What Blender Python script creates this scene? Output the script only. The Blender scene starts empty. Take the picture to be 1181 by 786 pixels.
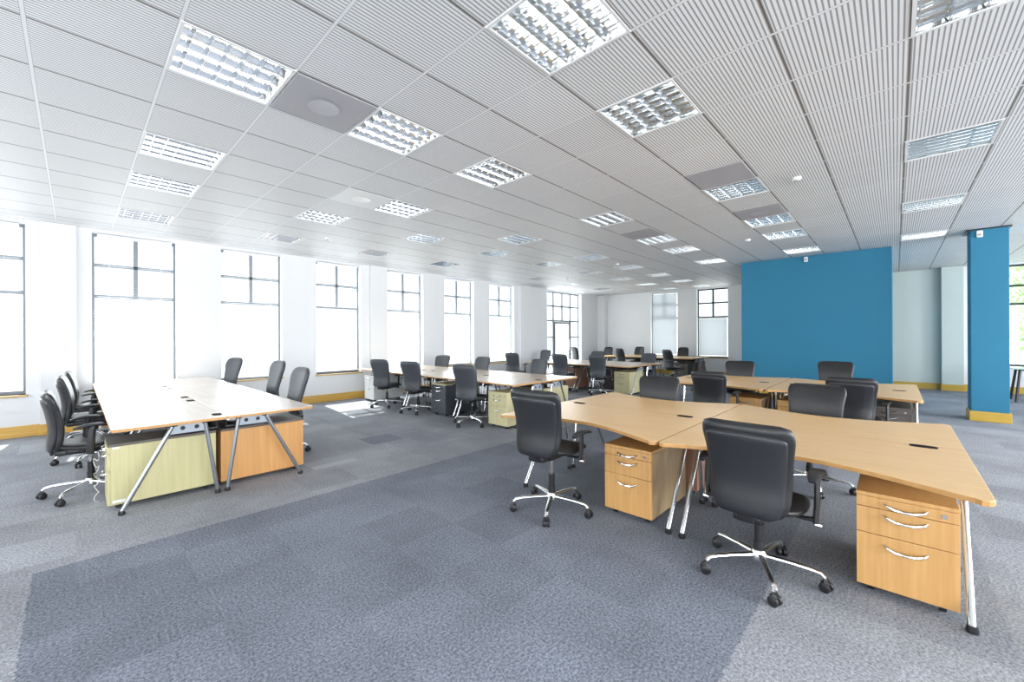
import bpy, bmesh, math, random
from mathutils import Vector, Matrix
random.seed(7)
PI = math.pi
R = math.radians
C = bpy.context.scene.collection
CEIL = 3.211
WALL_Y = 9.4          # window wall
BACK_X = 15.7         # back wall
OX, OY, TX, TY = 1.611, 1.708, 0.6, 0.5935   # ceiling tile grid

# ------------------------------------------------------------------ materials
def new_mat(name):
    m = bpy.data.materials.new(name); m.use_nodes = True
    nt = m.node_tree
    return m, nt, nt.nodes['Principled BSDF']

def setp(b, **k):
    for n, v in k.items():
        n = n.replace('_', ' ')
        if n in b.inputs: b.inputs[n].default_value = v

def col(c): return (c[0], c[1], c[2], 1.0)

class NT:
    """small helper to write shader maths"""
    def __init__(s, nt): s.nt = nt
    def n(s, t, **k):
        x = s.nt.nodes.new(t)
        for a, v in k.items(): setattr(x, a, v)
        return x
    def put(s, sock, v):
        if hasattr(v, 'is_output') or isinstance(v, bpy.types.NodeSocket): s.nt.links.new(v, sock)
        else: sock.default_value = v
    def m(s, op, a, b=0.0, c=0.0):
        x = s.n('ShaderNodeMath', operation=op)
        s.put(x.inputs[0], a); s.put(x.inputs[1], b); s.put(x.inputs[2], c)
        return x.outputs[0]
    def mix(s, f, a, b):
        x = s.n('ShaderNodeMix', data_type='RGBA')
        s.put(x.inputs[0], f)
        s.put(x.inputs[6], col(a) if isinstance(a, tuple) and len(a) == 3 else a)
        s.put(x.inputs[7], col(b) if isinstance(b, tuple) and len(b) == 3 else b)
        return x.outputs[2]
    def box(s, v, lo, hi):
        return s.m('MULTIPLY', s.m('GREATER_THAN', v, lo), s.m('LESS_THAN', v, hi))
    def rect(s, x, y, x0, x1, y0, y1):
        return s.m('MULTIPLY', s.box(x, x0, x1), s.box(y, y0, y1))

def plain(name, c, rough=0.5, metal=0.0, noise=0.0, nscale=20.0, bump=0.0, bscale=200.0, **k):
    m, nt, b = new_mat(name)
    setp(b, Base_Color=col(c), Roughness=rough, Metallic=metal, **k)
    t = NT(nt)
    tc = t.n('ShaderNodeTexCoord')
    if noise:
        nz = t.n('ShaderNodeTexNoise'); nz.inputs['Scale'].default_value = nscale; nz.inputs['Detail'].default_value = 3
        nt.links.new(tc.outputs['Object'], nz.inputs['Vector'])
        f = nz.outputs['Fac']
        lo = tuple(max(0, x * (1 - noise)) for x in c); hi = tuple(min(1, x * (1 + noise)) for x in c)
        nt.links.new(t.mix(f, lo, hi), b.inputs['Base Color'])
    if bump:
        nz2 = t.n('ShaderNodeTexNoise'); nz2.inputs['Scale'].default_value = bscale; nz2.inputs['Detail'].default_value = 2
        nt.links.new(tc.outputs['Object'], nz2.inputs['Vector'])
        bp = t.n('ShaderNodeBump'); bp.inputs['Strength'].default_value = bump; bp.inputs['Distance'].default_value = 0.002
        nt.links.new(nz2.outputs['Fac'], bp.inputs['Height']); nt.links.new(bp.outputs['Normal'], b.inputs['Normal'])
    return m

def wood(name, c1, c2, rough=0.35, axis=0, coat=0.15):
    m, nt, b = new_mat(name); t = NT(nt)
    tc = t.n('ShaderNodeTexCoord'); mp = t.n('ShaderNodeMapping')
    sc = [28.0, 28.0, 28.0]; sc[axis] = 1.2
    mp.inputs['Scale'].default_value = sc
    nt.links.new(tc.outputs['Object'], mp.inputs['Vector'])
    nz = t.n('ShaderNodeTexNoise'); nz.inputs['Scale'].default_value = 1.6; nz.inputs['Detail'].default_value = 5
    nt.links.new(mp.outputs['Vector'], nz.inputs['Vector'])
    rmp = t.n('ShaderNodeValToRGB')
    rmp.color_ramp.elements[0].position = 0.3; rmp.color_ramp.elements[0].color = col(c1)
    rmp.color_ramp.elements[1].position = 0.7; rmp.color_ramp.elements[1].color = col(c2)
    nt.links.new(nz.outputs['Fac'], rmp.inputs['Fac']); nt.links.new(rmp.outputs['Color'], b.inputs['Base Color'])
    setp(b, Roughness=rough); b.inputs['Coat Weight'].default_value = coat; b.inputs['Coat Roughness'].default_value = 0.25
    return m

M = {}
M['wall'] = plain('white_wall_paint', (0.76, 0.77, 0.78), 0.7, noise=0.02, nscale=1.5)
M['wall_green'] = plain('pale_green_grey_paint', (0.53, 0.61, 0.585), 0.7, noise=0.03, nscale=1.5)
M['blue'] = plain('blue_wall_paint', (0.022, 0.180, 0.300), 0.75, noise=0.10, nscale=0.9)
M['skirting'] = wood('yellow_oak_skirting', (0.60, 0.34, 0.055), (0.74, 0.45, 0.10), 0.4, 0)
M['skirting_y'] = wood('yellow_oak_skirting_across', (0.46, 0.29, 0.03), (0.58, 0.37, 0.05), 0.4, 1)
M['beech'] = wood('beech_laminate', (0.80, 0.50, 0.21), (0.88, 0.59, 0.29), 0.32, 0)
M['beech_pale'] = wood('pale_beech_laminate', (0.74, 0.63, 0.53), (0.82, 0.72, 0.62), 0.22, 0, 0.6)  # whitened copy of the beech, window glare painted into its colour
M['beech_mid'] = wood('light_beech_laminate', (0.70, 0.55, 0.41), (0.78, 0.64, 0.50), 0.25, 0, 0.4)  # beech again, with a weaker window sheen painted into the colour
M['beech_edge'] = wood('beech_edge_band', (0.46, 0.235, 0.075), (0.56, 0.30, 0.10), 0.4, 0)
M['beech_front'] = wood('beech_drawer_front', (0.53, 0.285, 0.092), (0.62, 0.355, 0.13), 0.38, 2)
M['beech_side'] = wood('beech_pedestal_side', (0.36, 0.25, 0.13), (0.43, 0.30, 0.16), 0.5, 2)  # beech darkened by painting in the shade of the tabletop
M['orange'] = wood('cherry_orange_panel', (0.60, 0.30, 0.10), (0.70, 0.37, 0.13), 0.38, 2)
M['cream'] = wood('pale_maple_panel', (0.66, 0.60, 0.34), (0.74, 0.68, 0.41), 0.4, 2)
M['olive'] = wood('pale_olive_maple_panel', (0.50, 0.46, 0.235), (0.58, 0.53, 0.29), 0.4, 2)
M['red_wood'] = wood('reddish_brown_panel', (0.34, 0.17, 0.11), (0.42, 0.22, 0.15), 0.4, 2)
M['slate'] = plain('slate_grey_laminate', (0.075, 0.085, 0.10), 0.4, noise=0.05)
M['white_lam'] = plain('off_white_laminate', (0.74, 0.74, 0.72), 0.4, noise=0.02)
M['dark_panel'] = plain('dark_brown_grey_panel', (0.11, 0.095, 0.085), 0.5, noise=0.05)
M['chrome'] = plain('polished_chrome', (0.78, 0.79, 0.80), 0.12, 1.0, noise=0.01)
M['chrome_soft'] = plain('polished_aluminium', (0.82, 0.83, 0.84), 0.24, 1.0, noise=0.01)
M['gunmetal'] = plain('silver_grey_painted_steel', (0.36, 0.38, 0.41), 0.28, 0.85, noise=0.02)
M['bracket'] = plain('grey_perforated_bracket', (0.34, 0.38, 0.43), 0.45, 0.2, noise=0.03)
M['black'] = plain('black_plastic', (0.014, 0.014, 0.016), 0.42, noise=0.05, nscale=40)
M['port'] = plain('matt_black_cable_port', (0.008, 0.008, 0.009), 0.75, noise=0.05, nscale=40)
M['port'].node_tree.nodes['Principled BSDF'].inputs['Specular IOR Level'].default_value = 0.1
M['leather'] = plain('black_leather', (0.013, 0.0135, 0.0155), 0.36, bump=0.25, bscale=260, noise=0.15, nscale=6)
M['leather_shell'] = plain('black_leather_rear', (0.018, 0.019, 0.022), 0.36, bump=0.2, bscale=260, noise=0.10, nscale=5)
M['slate_leather'] = plain('slate_grey_leather', (0.050, 0.056, 0.067), 0.45, bump=0.3, bscale=200, noise=0.15, nscale=6)  # grey-blue cast of the light painted into the leather colour
M['lock'] = plain('brushed_steel', (0.55, 0.55, 0.55), 0.3, 1.0, noise=0.02)
M['hole'] = plain('dark_hole', (0.03, 0.03, 0.035), 0.8, noise=0.05)
M['win_frame'] = plain('grey_window_frame', (0.20, 0.22, 0.24), 0.5, noise=0.02)
M['win_frame_dark'] = plain('dark_grey_window_frame', (0.025, 0.032, 0.04), 0.5, noise=0.02)
M['sill'] = wood('oak_sill', (0.50, 0.33, 0.12), (0.60, 0.42, 0.17), 0.4, 0)
M['slat'] = plain('white_blind_slat', (0.86, 0.87, 0.88), 0.5, noise=0.01)
M['sensor'] = plain('white_sensor_plastic', (0.85, 0.85, 0.83), 0.4, noise=0.01)
M['panel_grey'] = plain('plain_grey_ceiling_panel', (0.37, 0.365, 0.385), 0.6, noise=0.04, nscale=4)
M['panel_ring'] = plain('speaker_ring', (0.42, 0.415, 0.435), 0.5, noise=0.02)
M['light_trim'] = plain('white_light_trim', (0.72, 0.72, 0.72), 0.5, noise=0.01)
M['louvre'] = plain('mirror_louvre', (0.80, 0.82, 0.83), 0.16, 1.0, noise=0.01)
M['reflector'] = plain('light_reflector', (0.70, 0.72, 0.73), 0.18, 1.0, noise=0.01)
M['cable'] = plain('white_cable', (0.75, 0.75, 0.75), 0.5, noise=0.02)
M['bark'] = plain('tree_bark', (0.12, 0.09, 0.06), 0.9, noise=0.3, nscale=10)
M['leafm'] = plain('bright_green_leaves', (0.42, 0.66, 0.28), 0.6, noise=0.35, nscale=6)
M['rail'] = plain('pale_painted_railing', (0.7, 0.72, 0.72), 0.5, noise=0.02)
M['pave'] = plain('pale_paving', (0.62, 0.63, 0.62), 0.8, noise=0.1, nscale=2)
M['label_sticker'] = plain('pale_sticker', (0.80, 0.84, 0.80), 0.5, noise=0.02)
M['sofa_green'] = plain('pale_green_tinted_top', (0.45, 0.62, 0.55), 0.15, noise=0.02)

def emit_mat(name, c, s):
    m, nt, b = new_mat(name)
    setp(b, Base_Color=col(c), Roughness=0.5)
    b.inputs['Emission Color'].default_value = col(c); b.inputs['Emission Strength'].default_value = s
    return m
M['tube'] = emit_mat('lit_fluorescent_tube', (1.0, 0.99, 0.96), 8.0)

def glass_mat():
    m = bpy.data.materials.new('window_glass'); m.use_nodes = True
    nt = m.node_tree; nt.nodes.clear(); t = NT(nt)
    o = t.n('ShaderNodeOutputMaterial'); mx = t.n('ShaderNodeMixShader'); tr = t.n('ShaderNodeBsdfTransparent'); gl = t.n('ShaderNodeBsdfGlossy')
    tr.inputs['Color'].default_value = (0.96, 0.985, 0.98, 1); gl.inputs['Roughness'].default_value = 0.02
    mx.inputs['Fac'].default_value = 0.05
    nt.links.new(tr.outputs[0], mx.inputs[1]); nt.links.new(gl.outputs[0], mx.inputs[2]); nt.links.new(mx.outputs[0], o.inputs['Surface'])
    return m
M['glass'] = glass_mat()

def slat_mat(k=1.0, nm='translucent_blind_slat'):
    m, nt, b = new_mat(nm)
    setp(b, Base_Color=col((0.62, 0.64, 0.66)), Roughness=0.5)
    t = NT(nt); tr = t.n('ShaderNodeBsdfTranslucent'); tr.inputs['Color'].default_value = (0.55 * k, 0.58 * k, 0.62 * k, 1)
    mx = t.n('ShaderNodeMixShader'); mx.inputs['Fac'].default_value = 0.55
    o = nt.nodes['Material Output']
    nt.links.new(b.outputs[0], mx.inputs[1]); nt.links.new(tr.outputs[0], mx.inputs[2]); nt.links.new(mx.outputs[0], o.inputs['Surface'])
    return m
M['slats'] = slat_mat()
M['slats_shut'] = slat_mat(0.75, 'closed_blind_slat')

def ceiling_mat():
    m, nt, b = new_mat('grooved_metal_ceiling_tiles'); t = NT(nt)
    tc = t.n('ShaderNodeTexCoord'); sp = t.n('ShaderNodeSeparateXYZ')
    nt.links.new(tc.outputs['Object'], sp.inputs[0])
    x, y = sp.outputs[0], sp.outputs[1]
    u = t.m('DIVIDE', t.m('SUBTRACT', x, OX), TX); v = t.m('DIVIDE', t.m('SUBTRACT', y, OY), TY)
    fu, fv = t.m('FRACT', u), t.m('FRACT', v)
    # grooves run along x, 24 to a tile
    g = t.m('FRACT', t.m('MULTIPLY', v, 24.0))
    groove = t.m('LESS_THAN', g, 0.36)
    wn = t.n('ShaderNodeTexWhiteNoise', noise_dimensions='2D')
    cmb = t.n('ShaderNodeCombineXYZ'); t.put(cmb.inputs[0], t.m('FLOOR', u)); t.put(cmb.inputs[1], t.m('FLOOR', v))
    nt.links.new(cmb.outputs[0], wn.inputs['Vector'])
    var = t.m('MULTIPLY_ADD', wn.outputs['Value'], 0.05, 0.97)
    nz = t.n('ShaderNodeTexNoise'); nz.inputs['Scale'].default_value = 1.3; nz.inputs['Detail'].default_value = 4
    nt.links.new(tc.outputs['Object'], nz.inputs['Vector'])
    basec = t.mix(nz.outputs['Fac'], (0.76, 0.76, 0.765), (0.82, 0.82, 0.825))
    c = t.mix(groove, basec, (0.30, 0.30, 0.305))
    vm = t.n('ShaderNodeVectorMath', operation='SCALE'); nt.links.new(c, vm.inputs[0]); t.put(vm.inputs['Scale'], var)
    c = vm.outputs[0]
    # wide pale rails across (constant x), narrow shadow gaps along (constant y)
    du = t.m('MULTIPLY', t.m('MINIMUM', fu, t.m('SUBTRACT', 1.0, fu)), TX)
    dv = t.m('MULTIPLY', t.m('MINIMUM', fv, t.m('SUBTRACT', 1.0, fv)), TY)
    c = t.mix(t.m('LESS_THAN', dv, 0.012), c, (0.46, 0.44, 0.42))
    c = t.mix(t.m('LESS_THAN', dv, 0.0065), c, (0.13, 0.12, 0.115))
    c = t.mix(t.m('LESS_THAN', du, 0.011), c, (0.33, 0.33, 0.34))
    c = t.mix(t.m('LESS_THAN', du, 0.0085), c, (0.76, 0.76, 0.765))
    # plain plaster margin along the window wall
    c = t.mix(t.m('GREATER_THAN', y, OY + TY * 12.62), c, (0.82, 0.82, 0.83))
    nt.links.new(c, b.inputs['Base Color'])
    setp(b, Roughness=0.55)
    return m
M['ceiling'] = ceiling_mat()

def carpet_mat():
    m, nt, b = new_mat('blue_grey_carpet_tiles'); t = NT(nt)
    tc = t.n('ShaderNodeTexCoord'); sp = t.n('ShaderNodeSeparateXYZ')
    nt.links.new(tc.outputs['Object'], sp.inputs[0]); x, y = sp.outputs[0], sp.outputs[1]
    def noise(scale, det, rough=0.6):
        nz = t.n('ShaderNodeTexNoise'); nz.inputs['Scale'].default_value = scale; nz.inputs['Detail'].default_value = det
        nz.inputs['Roughness'].default_value = rough
        nt.links.new(tc.outputs['Object'], nz.inputs['Vector']); return nz.outputs['Fac']
    light = ((0.17, 0.18, 0.203), (0.45, 0.465, 0.495))
    dark = ((0.095, 0.108, 0.138), (0.30, 0.325, 0.375))
    sk = t.n('ShaderNodeMapRange'); t.put(sk.inputs[0], noise(75, 3, 0.8)); sk.inputs[1].default_value = 0.36; sk.inputs[2].default_value = 0.64
    speck = sk.outputs[0]
    cl = t.mix(speck, *light); cd = t.mix(speck, *dark)
    jit = t.m('MULTIPLY', t.m('SUBTRACT', noise(35, 3), 0.5), 0.05)
    x0_, y0_ = x, y
    x = t.m('ADD', x, jit); y = t.m('ADD', y, jit)
    # dark field between the desk banks, paler walkways round it
    zone = t.rect(x, y, -0.18, 40.0, 0.54, 3.86)
    zone = t.m('MAXIMUM', zone, t.m('MULTIPLY', t.rect(x, y, 2.75, 8.6, -0.40, 0.56), 0.4))  # desk shadow painted into the carpet at part strength
    zone = t.m('MAXIMUM', zone, t.m('MULTIPLY', t.rect(x, y, 2.9, 40.0, 3.8, 9.4), 0.30))
    zone = t.m('MAXIMUM', zone, t.m('MULTIPLY', t.m('LESS_THAN', y, -1.45), 0.75))
    zone = t.m('MAXIMUM', zone, t.m('MULTIPLY', t.m('GREATER_THAN', x, 9.6), 0.55))
    # single odd tiles
    zone = t.m('MAXIMUM', zone, t.rect(x, y, 2.74, 3.22, 5.12, 5.57))
    zone = t.m('MAXIMUM', zone, t.m('MULTIPLY', t.rect(x, y, 3.24, 3.72, 4.64, 5.57), 0.6))
    x, y = x0_, y0_
    wn = t.n('ShaderNodeTexWhiteNoise', noise_dimensions='2D'); cmb = t.n('ShaderNodeCombineXYZ')
    t.put(cmb.inputs[0], t.m('FLOOR', t.m('MULTIPLY', x, 2.0))); t.put(cmb.inputs[1], t.m('FLOOR', t.m('MULTIPLY', y, 2.0)))
    nt.links.new(cmb.outputs[0], wn.inputs['Vector'])
    c = t.mix(zone, cl, cd)
    stain = t.m('MULTIPLY_ADD', noise(1.6, 5), 0.75, 0.62)
    tv = t.m('MULTIPLY_ADD', wn.outputs['Value'], 0.20, 0.90)
    vm = t.n('ShaderNodeVectorMath', operation='SCALE'); nt.links.new(c, vm.inputs[0]); t.put(vm.inputs['Scale'], t.m('MULTIPLY', stain, tv))
    c = vm.outputs[0]
    c = t.mix(t.m('MULTIPLY', t.rect(x, y, 1.78, 2.27, 4.78, 4.93), 0.8), c, (0.36, 0.38, 0.42))
    c = t.mix(t.m('MULTIPLY', t.rect(x, y, 1.78, 2.27, 4.61, 4.76), 0.9), c, (0.44, 0.46, 0.49))
    nt.links.new(c, b.inputs['Base Color'])
    setp(b, Roughness=0.95)
    b.inputs['Specular IOR Level'].default_value = 0.15
    bp = t.n('ShaderNodeBump'); bp.inputs['Strength'].default_value = 0.4; bp.inputs['Distance'].default_value = 0.004
    nt.links.new(noise(220, 2), bp.inputs['Height']); nt.links.new(bp.outputs['Normal'], b.inputs['Normal'])
    return m
M['carpet'] = carpet_mat()

# ------------------------------------------------------------------ mesh helpers
class MB:
    def __init__(s): s.bm = bmesh.new()
    def box(s, c, d, bev=0.0, seg=2, rot=None):
        t = bmesh.new(); bmesh.ops.create_cube(t, size=1.0)
        for v in t.verts: v.co = Vector((v.co.x * d[0], v.co.y * d[1], v.co.z * d[2]))
        if bev > 0: bmesh.ops.bevel(t, geom=list(t.edges), offset=bev, segments=seg, affect='EDGES', profile=0.5)
        if rot is not None: bmesh.ops.rotate(t, verts=t.verts, cent=(0, 0, 0), matrix=rot)
        bmesh.ops.translate(t, verts=t.verts, vec=c)
        return s.join(t)
    def b2(s, lo, hi, bev=0.0, seg=2):
        return s.box([(a + b) / 2 for a, b in zip(lo, hi)], [b - a for a, b in zip(lo, hi)], bev, seg)
    def join(s, t):
        me = bpy.data.meshes.new('tmp'); t.to_mesh(me); t.free(); s.bm.from_mesh(me); bpy.data.meshes.remove(me); return s
    def rings(s, rings, cap=True, closed=True):
        vs = [[s.bm.verts.new(p) for p in r] for r in rings]; n = len(vs[0])
        for a, b in zip(vs[:-1], vs[1:]):
            for i in range(n if closed else n - 1):
                j = (i + 1) % n
                s.bm.faces.new((a[i], a[j], b[j], b[i]))
        if cap:
            s.bm.faces.new(vs[0][::-1]); s.bm.faces.new(vs[-1])
        return s
    def tube(s, pts, rad, seg=10, sq=None):
        """swept round (or flattened: sq=(w,h)) bar along a polyline"""
        pts = [Vector(p) for p in pts]; rs = rad if isinstance(rad, (list, tuple)) else [rad] * len(pts)
        rings = []
        for i, p in enumerate(pts):
            d = (pts[min(i + 1, len(pts) - 1)] - pts[max(i - 1, 0)]).normalized()
            ref = Vector((0, 0, 1)) if abs(d.z) < 0.95 else Vector((0, 1, 0))
            a = d.cross(ref).normalized(); b = a.cross(d).normalized()
            k = sq or (1, 1)
            rings.append([p + a * (math.cos(2 * PI * q / seg) * rs[i] * k[0]) + b * (math.sin(2 * PI * q / seg) * rs[i] * k[1]) for q in range(seg)])
        return s.rings(rings)
    def lathe(s, prof, c=(0, 0, 0), seg=16):
        rings = [[(c[0] + r * math.cos(2 * PI * q / seg), c[1] + r * math.sin(2 * PI * q / seg), c[2] + z) for q in range(seg)] for r, z in prof]
        return s.rings(rings)
    def prism(s, outline, z0, z1, bev=0.0):
        t = bmesh.new()
        f = t.faces.new([t.verts.new((p[0], p[1], z0)) for p in outline])
        e = bmesh.ops.extrude_face_region(t, geom=[f])
        bmesh.ops.translate(t, verts=[v for v in e['geom'] if isinstance(v, bmesh.types.BMVert)], vec=(0, 0, z1 - z0))
        bmesh.ops.recalc_face_normals(t, faces=t.faces)
        if bev:
            ed = [x for x in t.edges if abs(x.verts[0].co.z - x.verts[1].co.z) < 1e-6]
            bmesh.ops.bevel(t, geom=ed, offset=bev, segments=2, affect='EDGES', profile=0.5)
        return s.join(t)
    def build(s, name, mat, parent=None, smooth=True, ang=35, mats=None):
        bmesh.ops.recalc_face_normals(s.bm, faces=s.bm.faces)
        me = bpy.data.meshes.new(name); s.bm.to_mesh(me); s.bm.free()
        me.materials.append(mat)
        for x in mats or (): me.materials.append(x)
        if smooth:
            me.shade_smooth(); me.set_sharp_from_angle(angle=R(ang))
        o = bpy.data.objects.new(name, me); C.objects.link(o)
        if parent: o.parent = parent
        return o

def empty(name, loc=(0, 0, 0), rz=0.0):
    o = bpy.data.objects.new(name, None); C.objects.link(o); o.location = loc; o.rotation_euler = (0, 0, rz)
    o.empty_display_size = 0.1
    return o
def tag(o, label, cat, group=None):
    o['label'] = label; o['category'] = cat
    if group: o['group'] = group
    return o
def struct(o): o['kind'] = 'structure'; return o
def copy_tree(o, parent=None):
    c = o.copy(); C.objects.link(c)
    if parent: c.parent = parent
    for ch in list(o.children): copy_tree(ch, c)
    return c
def ordinal(k): return ['nearest', 'second', 'third', 'fourth', 'fifth', 'sixth', 'seventh', 'eighth', 'ninth', 'tenth'][k]

# ------------------------------------------------------------------ camera
F, YAW, ROLL, CY, HC = 472.1, 0.7526, -0.0045, 388.6, 1.437
fw = Vector((math.cos(YAW), math.sin(YAW), 0)); r0 = Vector((math.sin(YAW), -math.cos(YAW), 0)); up0 = Vector((0, 0, 1))
rr = r0 * math.cos(ROLL) + up0 * math.sin(ROLL); uu = -r0 * math.sin(ROLL) + up0 * math.cos(ROLL)
cam = bpy.data.cameras.new('camera'); co = bpy.data.objects.new('camera', cam); C.objects.link(co)
mt = Matrix.Identity(4)
for i in range(3):
    mt[i][0] = rr[i]; mt[i][1] = uu[i]; mt[i][2] = -fw[i]
mt[0][3], mt[1][3], mt[2][3] = 0, 0, HC
co.matrix_world = mt
cam.sensor_width = 36; cam.sensor_fit = 'HORIZONTAL'; cam.lens = F * 36 / 1181; cam.shift_y = (CY - 393) / 1181; cam.clip_start = 0.05
bpy.context.scene.camera = co

# ------------------------------------------------------------------ room shell
X0, Y0 = -3.6, -6.2
mb = MB(); mb.b2((X0, Y0, -0.1), (BACK_X + 0.3, WALL_Y + 0.3, 0)); struct(mb.build('floor', M['carpet'], smooth=False))

# lights and panels by ceiling tile (i along x, j along y)
LIGHTS = {-4: [2, 6, 10, 14], -1: [0, 2, 6, 9, 11, 14], 2: [-2, 0, 2, 6, 9, 11, 14], 5: [-2, 2, 6, 10, 13, 16, 19, 22],
          7: [-2, 1, 4, 7, 10, 13, 16, 19, 22], 10: [-2, 1, 4, 7, 13, 16, 19], -6: [10]}
holes = {(i, j) for j, ii in LIGHTS.items() for i in ii}
xs = [X0] + [OX + i * TX for i in range(-8, 24)] + [BACK_X + 0.3]
ys = [Y0] + [OY + j * TY for j in range(-13, 13)] + [WALL_Y + 0.3]
xs = [x for x in xs if X0 <= x <= BACK_X + 0.3]; ys = [y for y in ys if Y0 <= y <= WALL_Y + 0.3]
mb = MB(); vg = {}
def gv(a, b):
    if (a, b) not in vg: vg[(a, b)] = mb.bm.verts.new((xs[a], ys[b], CEIL))
    return vg[(a, b)]
for a in range(len(xs) - 1):
    for b in range(len(ys) - 1):
        i = round((xs[a] - OX) / TX) if a else -99; j = round((ys[b] - OY) / TY) if b else -99
        if (i, j) in holes: continue
        mb.bm.faces.new((gv(a, b), gv(a, b + 1), gv(a + 1, b + 1), gv(a + 1, b)))
me_ceil = struct(mb.build('ceiling', M['ceiling'], smooth=False))
for p in me_ceil.data.polygons:
    if p.normal.z > 0: p.flip()

def wall_cells(name, mat, axis, at, thick, a_rng, z_rng, openings):
    """wall with rectangular openings; axis 'x': runs along x at y=at, axis 'y': runs along y at x=at"""
    a_b = sorted({a_rng[0], a_rng[1], *[q for o in openings for q in o[:2]]}); z_b = sorted({z_rng[0], z_rng[1], *[q for o in openings for q in o[2:]]})
    mb = MB()
    for a0, a1 in zip(a_b[:-1], a_b[1:]):
        for z0, z1 in zip(z_b[:-1], z_b[1:]):
            ca, cz = (a0 + a1) / 2, (z0 + z1) / 2
            if any(o[0] < ca < o[1] and o[2] < cz < o[3] for o in openings): continue
            if axis == 'x': mb.b2((a0, at, z0), (a1, at + thick, z1))
            else: mb.b2((at, a0, z0), (at + thick, a1, z1))
    bmesh.ops.remove_doubles(mb.bm, verts=mb.bm.verts, dist=1e-4)
    # drop the inner faces left between neighbouring cells
    seen = {}
    for f in mb.bm.faces:
        k = tuple(sorted(v.index for v in f.verts)) if False else frozenset(f.verts)
        seen.setdefault(k, []).append(f)
    dead = [f for fs in seen.values() if len(fs) > 1 for f in fs]
    bmesh.ops.delete(mb.bm, geom=dead, context='FACES')
    return struct(mb.build(name, mat, smooth=False))

ZS, ZT = 0.62, 3.16
WIN = [(-1.58, -0.50), (0.19, 1.25), (1.91, 2.98), (3.67, 4.72), (5.42, 6.50), (7.22, 8.34), (9.00, 10.15)]
CURT = (11.95, 14.2)
wall_cells('wall_window', M['wall'], 'x', WALL_Y, 0.3, (X0, BACK_X + 0.3), (0, CEIL), [(a, b, ZS, ZT) for a, b in WIN] + [(CURT[0], CURT[1], 0.02, 3.17)])
# projecting piers
for n, (a, b) in enumerate([(-0.36, 0.02), (4.93, 5.38), (10.35, 10.85)]):
    mb = MB(); mb.b2((a, WALL_Y - 0.07 if n < 2 else WALL_Y - 0.12, 0), (b, WALL_Y + 0.01, CEIL - 0.004), 0.004); struct(mb.build('wall_pier', M['wall'], smooth=False))
# back wall
BWIN = [(6.06, 7.13), (4.30, 5.36)]
RWIN = (-3.9, -1.52)
wall_cells('wall_back', M['wall'], 'y', BACK_X, 0.3, (Y0, WALL_Y + 0.3), (0, CEIL), [(a, b, 0.66, 3.17) for a, b in BWIN] + [(RWIN[0], RWIN[1], 0.66, 3.17)])
mb = MB(); mb.b2((BACK_X - 0.25, 9.05, 0), (BACK_X + 0.01, 9.41, CEIL - 0.004), 0.004); struct(mb.build('wall_corner_pier', M['wall'], smooth=False))
mb = MB(); mb.b2((BACK_X - 0.05, -0.88, 0), (BACK_X + 0.01, 0.3, CEIL - 0.004)); struct(mb.build('wall_green', M['wall_green'], smooth=False))
mb = MB(); mb.b2((BACK_X - 0.25, -1.27, 0), (BACK_X + 0.01, -0.88, CEIL - 0.004), 0.004); struct(mb.build('wall_back_pier', M['wall_green'], smooth=False))
# the unseen sides behind the camera, with their own windows
wall_cells('wall_right', M['wall'], 'x', Y0 - 0.3, 0.3, (X0, BACK_X + 0.3), (0, CEIL), [(x, x + 1.6, 0.7, 3.1) for x in (-2.6, 0.2, 3.0, 5.8, 8.6, 11.4)])
wall_cells('wall_left', M['wall'], 'y', X0 - 0.3, 0.3, (Y0, WALL_Y + 0.3), (0, CEIL), [(y, y + 1.4, 0.7, 3.1) for y in (-5, -2.2, 0.6, 3.4, 6.2)])
# blue feature block and blue column
mb = MB(); mb.b2((11.1, 0.045, 0), (14.6, 2.73, CEIL - 0.002)); struct(mb.build('wall_blue', M['blue'], smooth=False))
CX0, CX1, CY0, CY1 = 10.33, 10.78, -1.35, -0.93
mb = MB(); mb.b2((CX0, CY0, 0), (CX1, CY1, CEIL - 0.002), 0.006); struct(mb.build('wall_column', M['blue'], smooth=False))
mb = MB(); mb.b2((CX0 - 0.03, CY0 - 0.03, CEIL - 0.02), (CX1 + 0.03, CY1 + 0.05, CEIL - 0.001)); struct(mb.build('trim_1', M['black'], smooth=False))

# skirting boards
def skirt(name, runs, mat):
    mb = MB()
    for lo, hi in runs: mb.b2((lo[0], lo[1], 0), (hi[0], hi[1], 0.165), 0.006, 2)
    return struct(mb.build(name, mat, smooth=False))
t_ = 0.022
runs = []
px = X0
for k, (a, b) in enumerate([(-0.36, 0.02), (4.93, 5.38), (10.35, 10.85)]):
    d = 0.07 if k < 2 else 0.12
    runs += [((px, WALL_Y - t_), (a, WALL_Y)), ((a - t_, WALL_Y - d - t_), (b + t_, WALL_Y - d))]
    runs += [((a - t_, WALL_Y - d), (a, WALL_Y - t_)), ((b, WALL_Y - d), (b + t_, WALL_Y - t_))]
    px = b
runs += [((px, WALL_Y - t_), (CURT[0], WALL_Y)), ((CURT[1], WALL_Y - t_), (BACK_X - 0.25, WALL_Y))]
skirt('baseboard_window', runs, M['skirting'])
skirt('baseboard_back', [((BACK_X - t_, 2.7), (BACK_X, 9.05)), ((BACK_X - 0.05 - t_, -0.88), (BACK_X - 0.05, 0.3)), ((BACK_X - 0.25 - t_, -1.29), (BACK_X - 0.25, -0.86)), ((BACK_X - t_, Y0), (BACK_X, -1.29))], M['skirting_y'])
skirt('baseboard_blue', [((11.1 - t_, 0.03), (11.1, 2.75))], M['skirting_y'])
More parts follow.
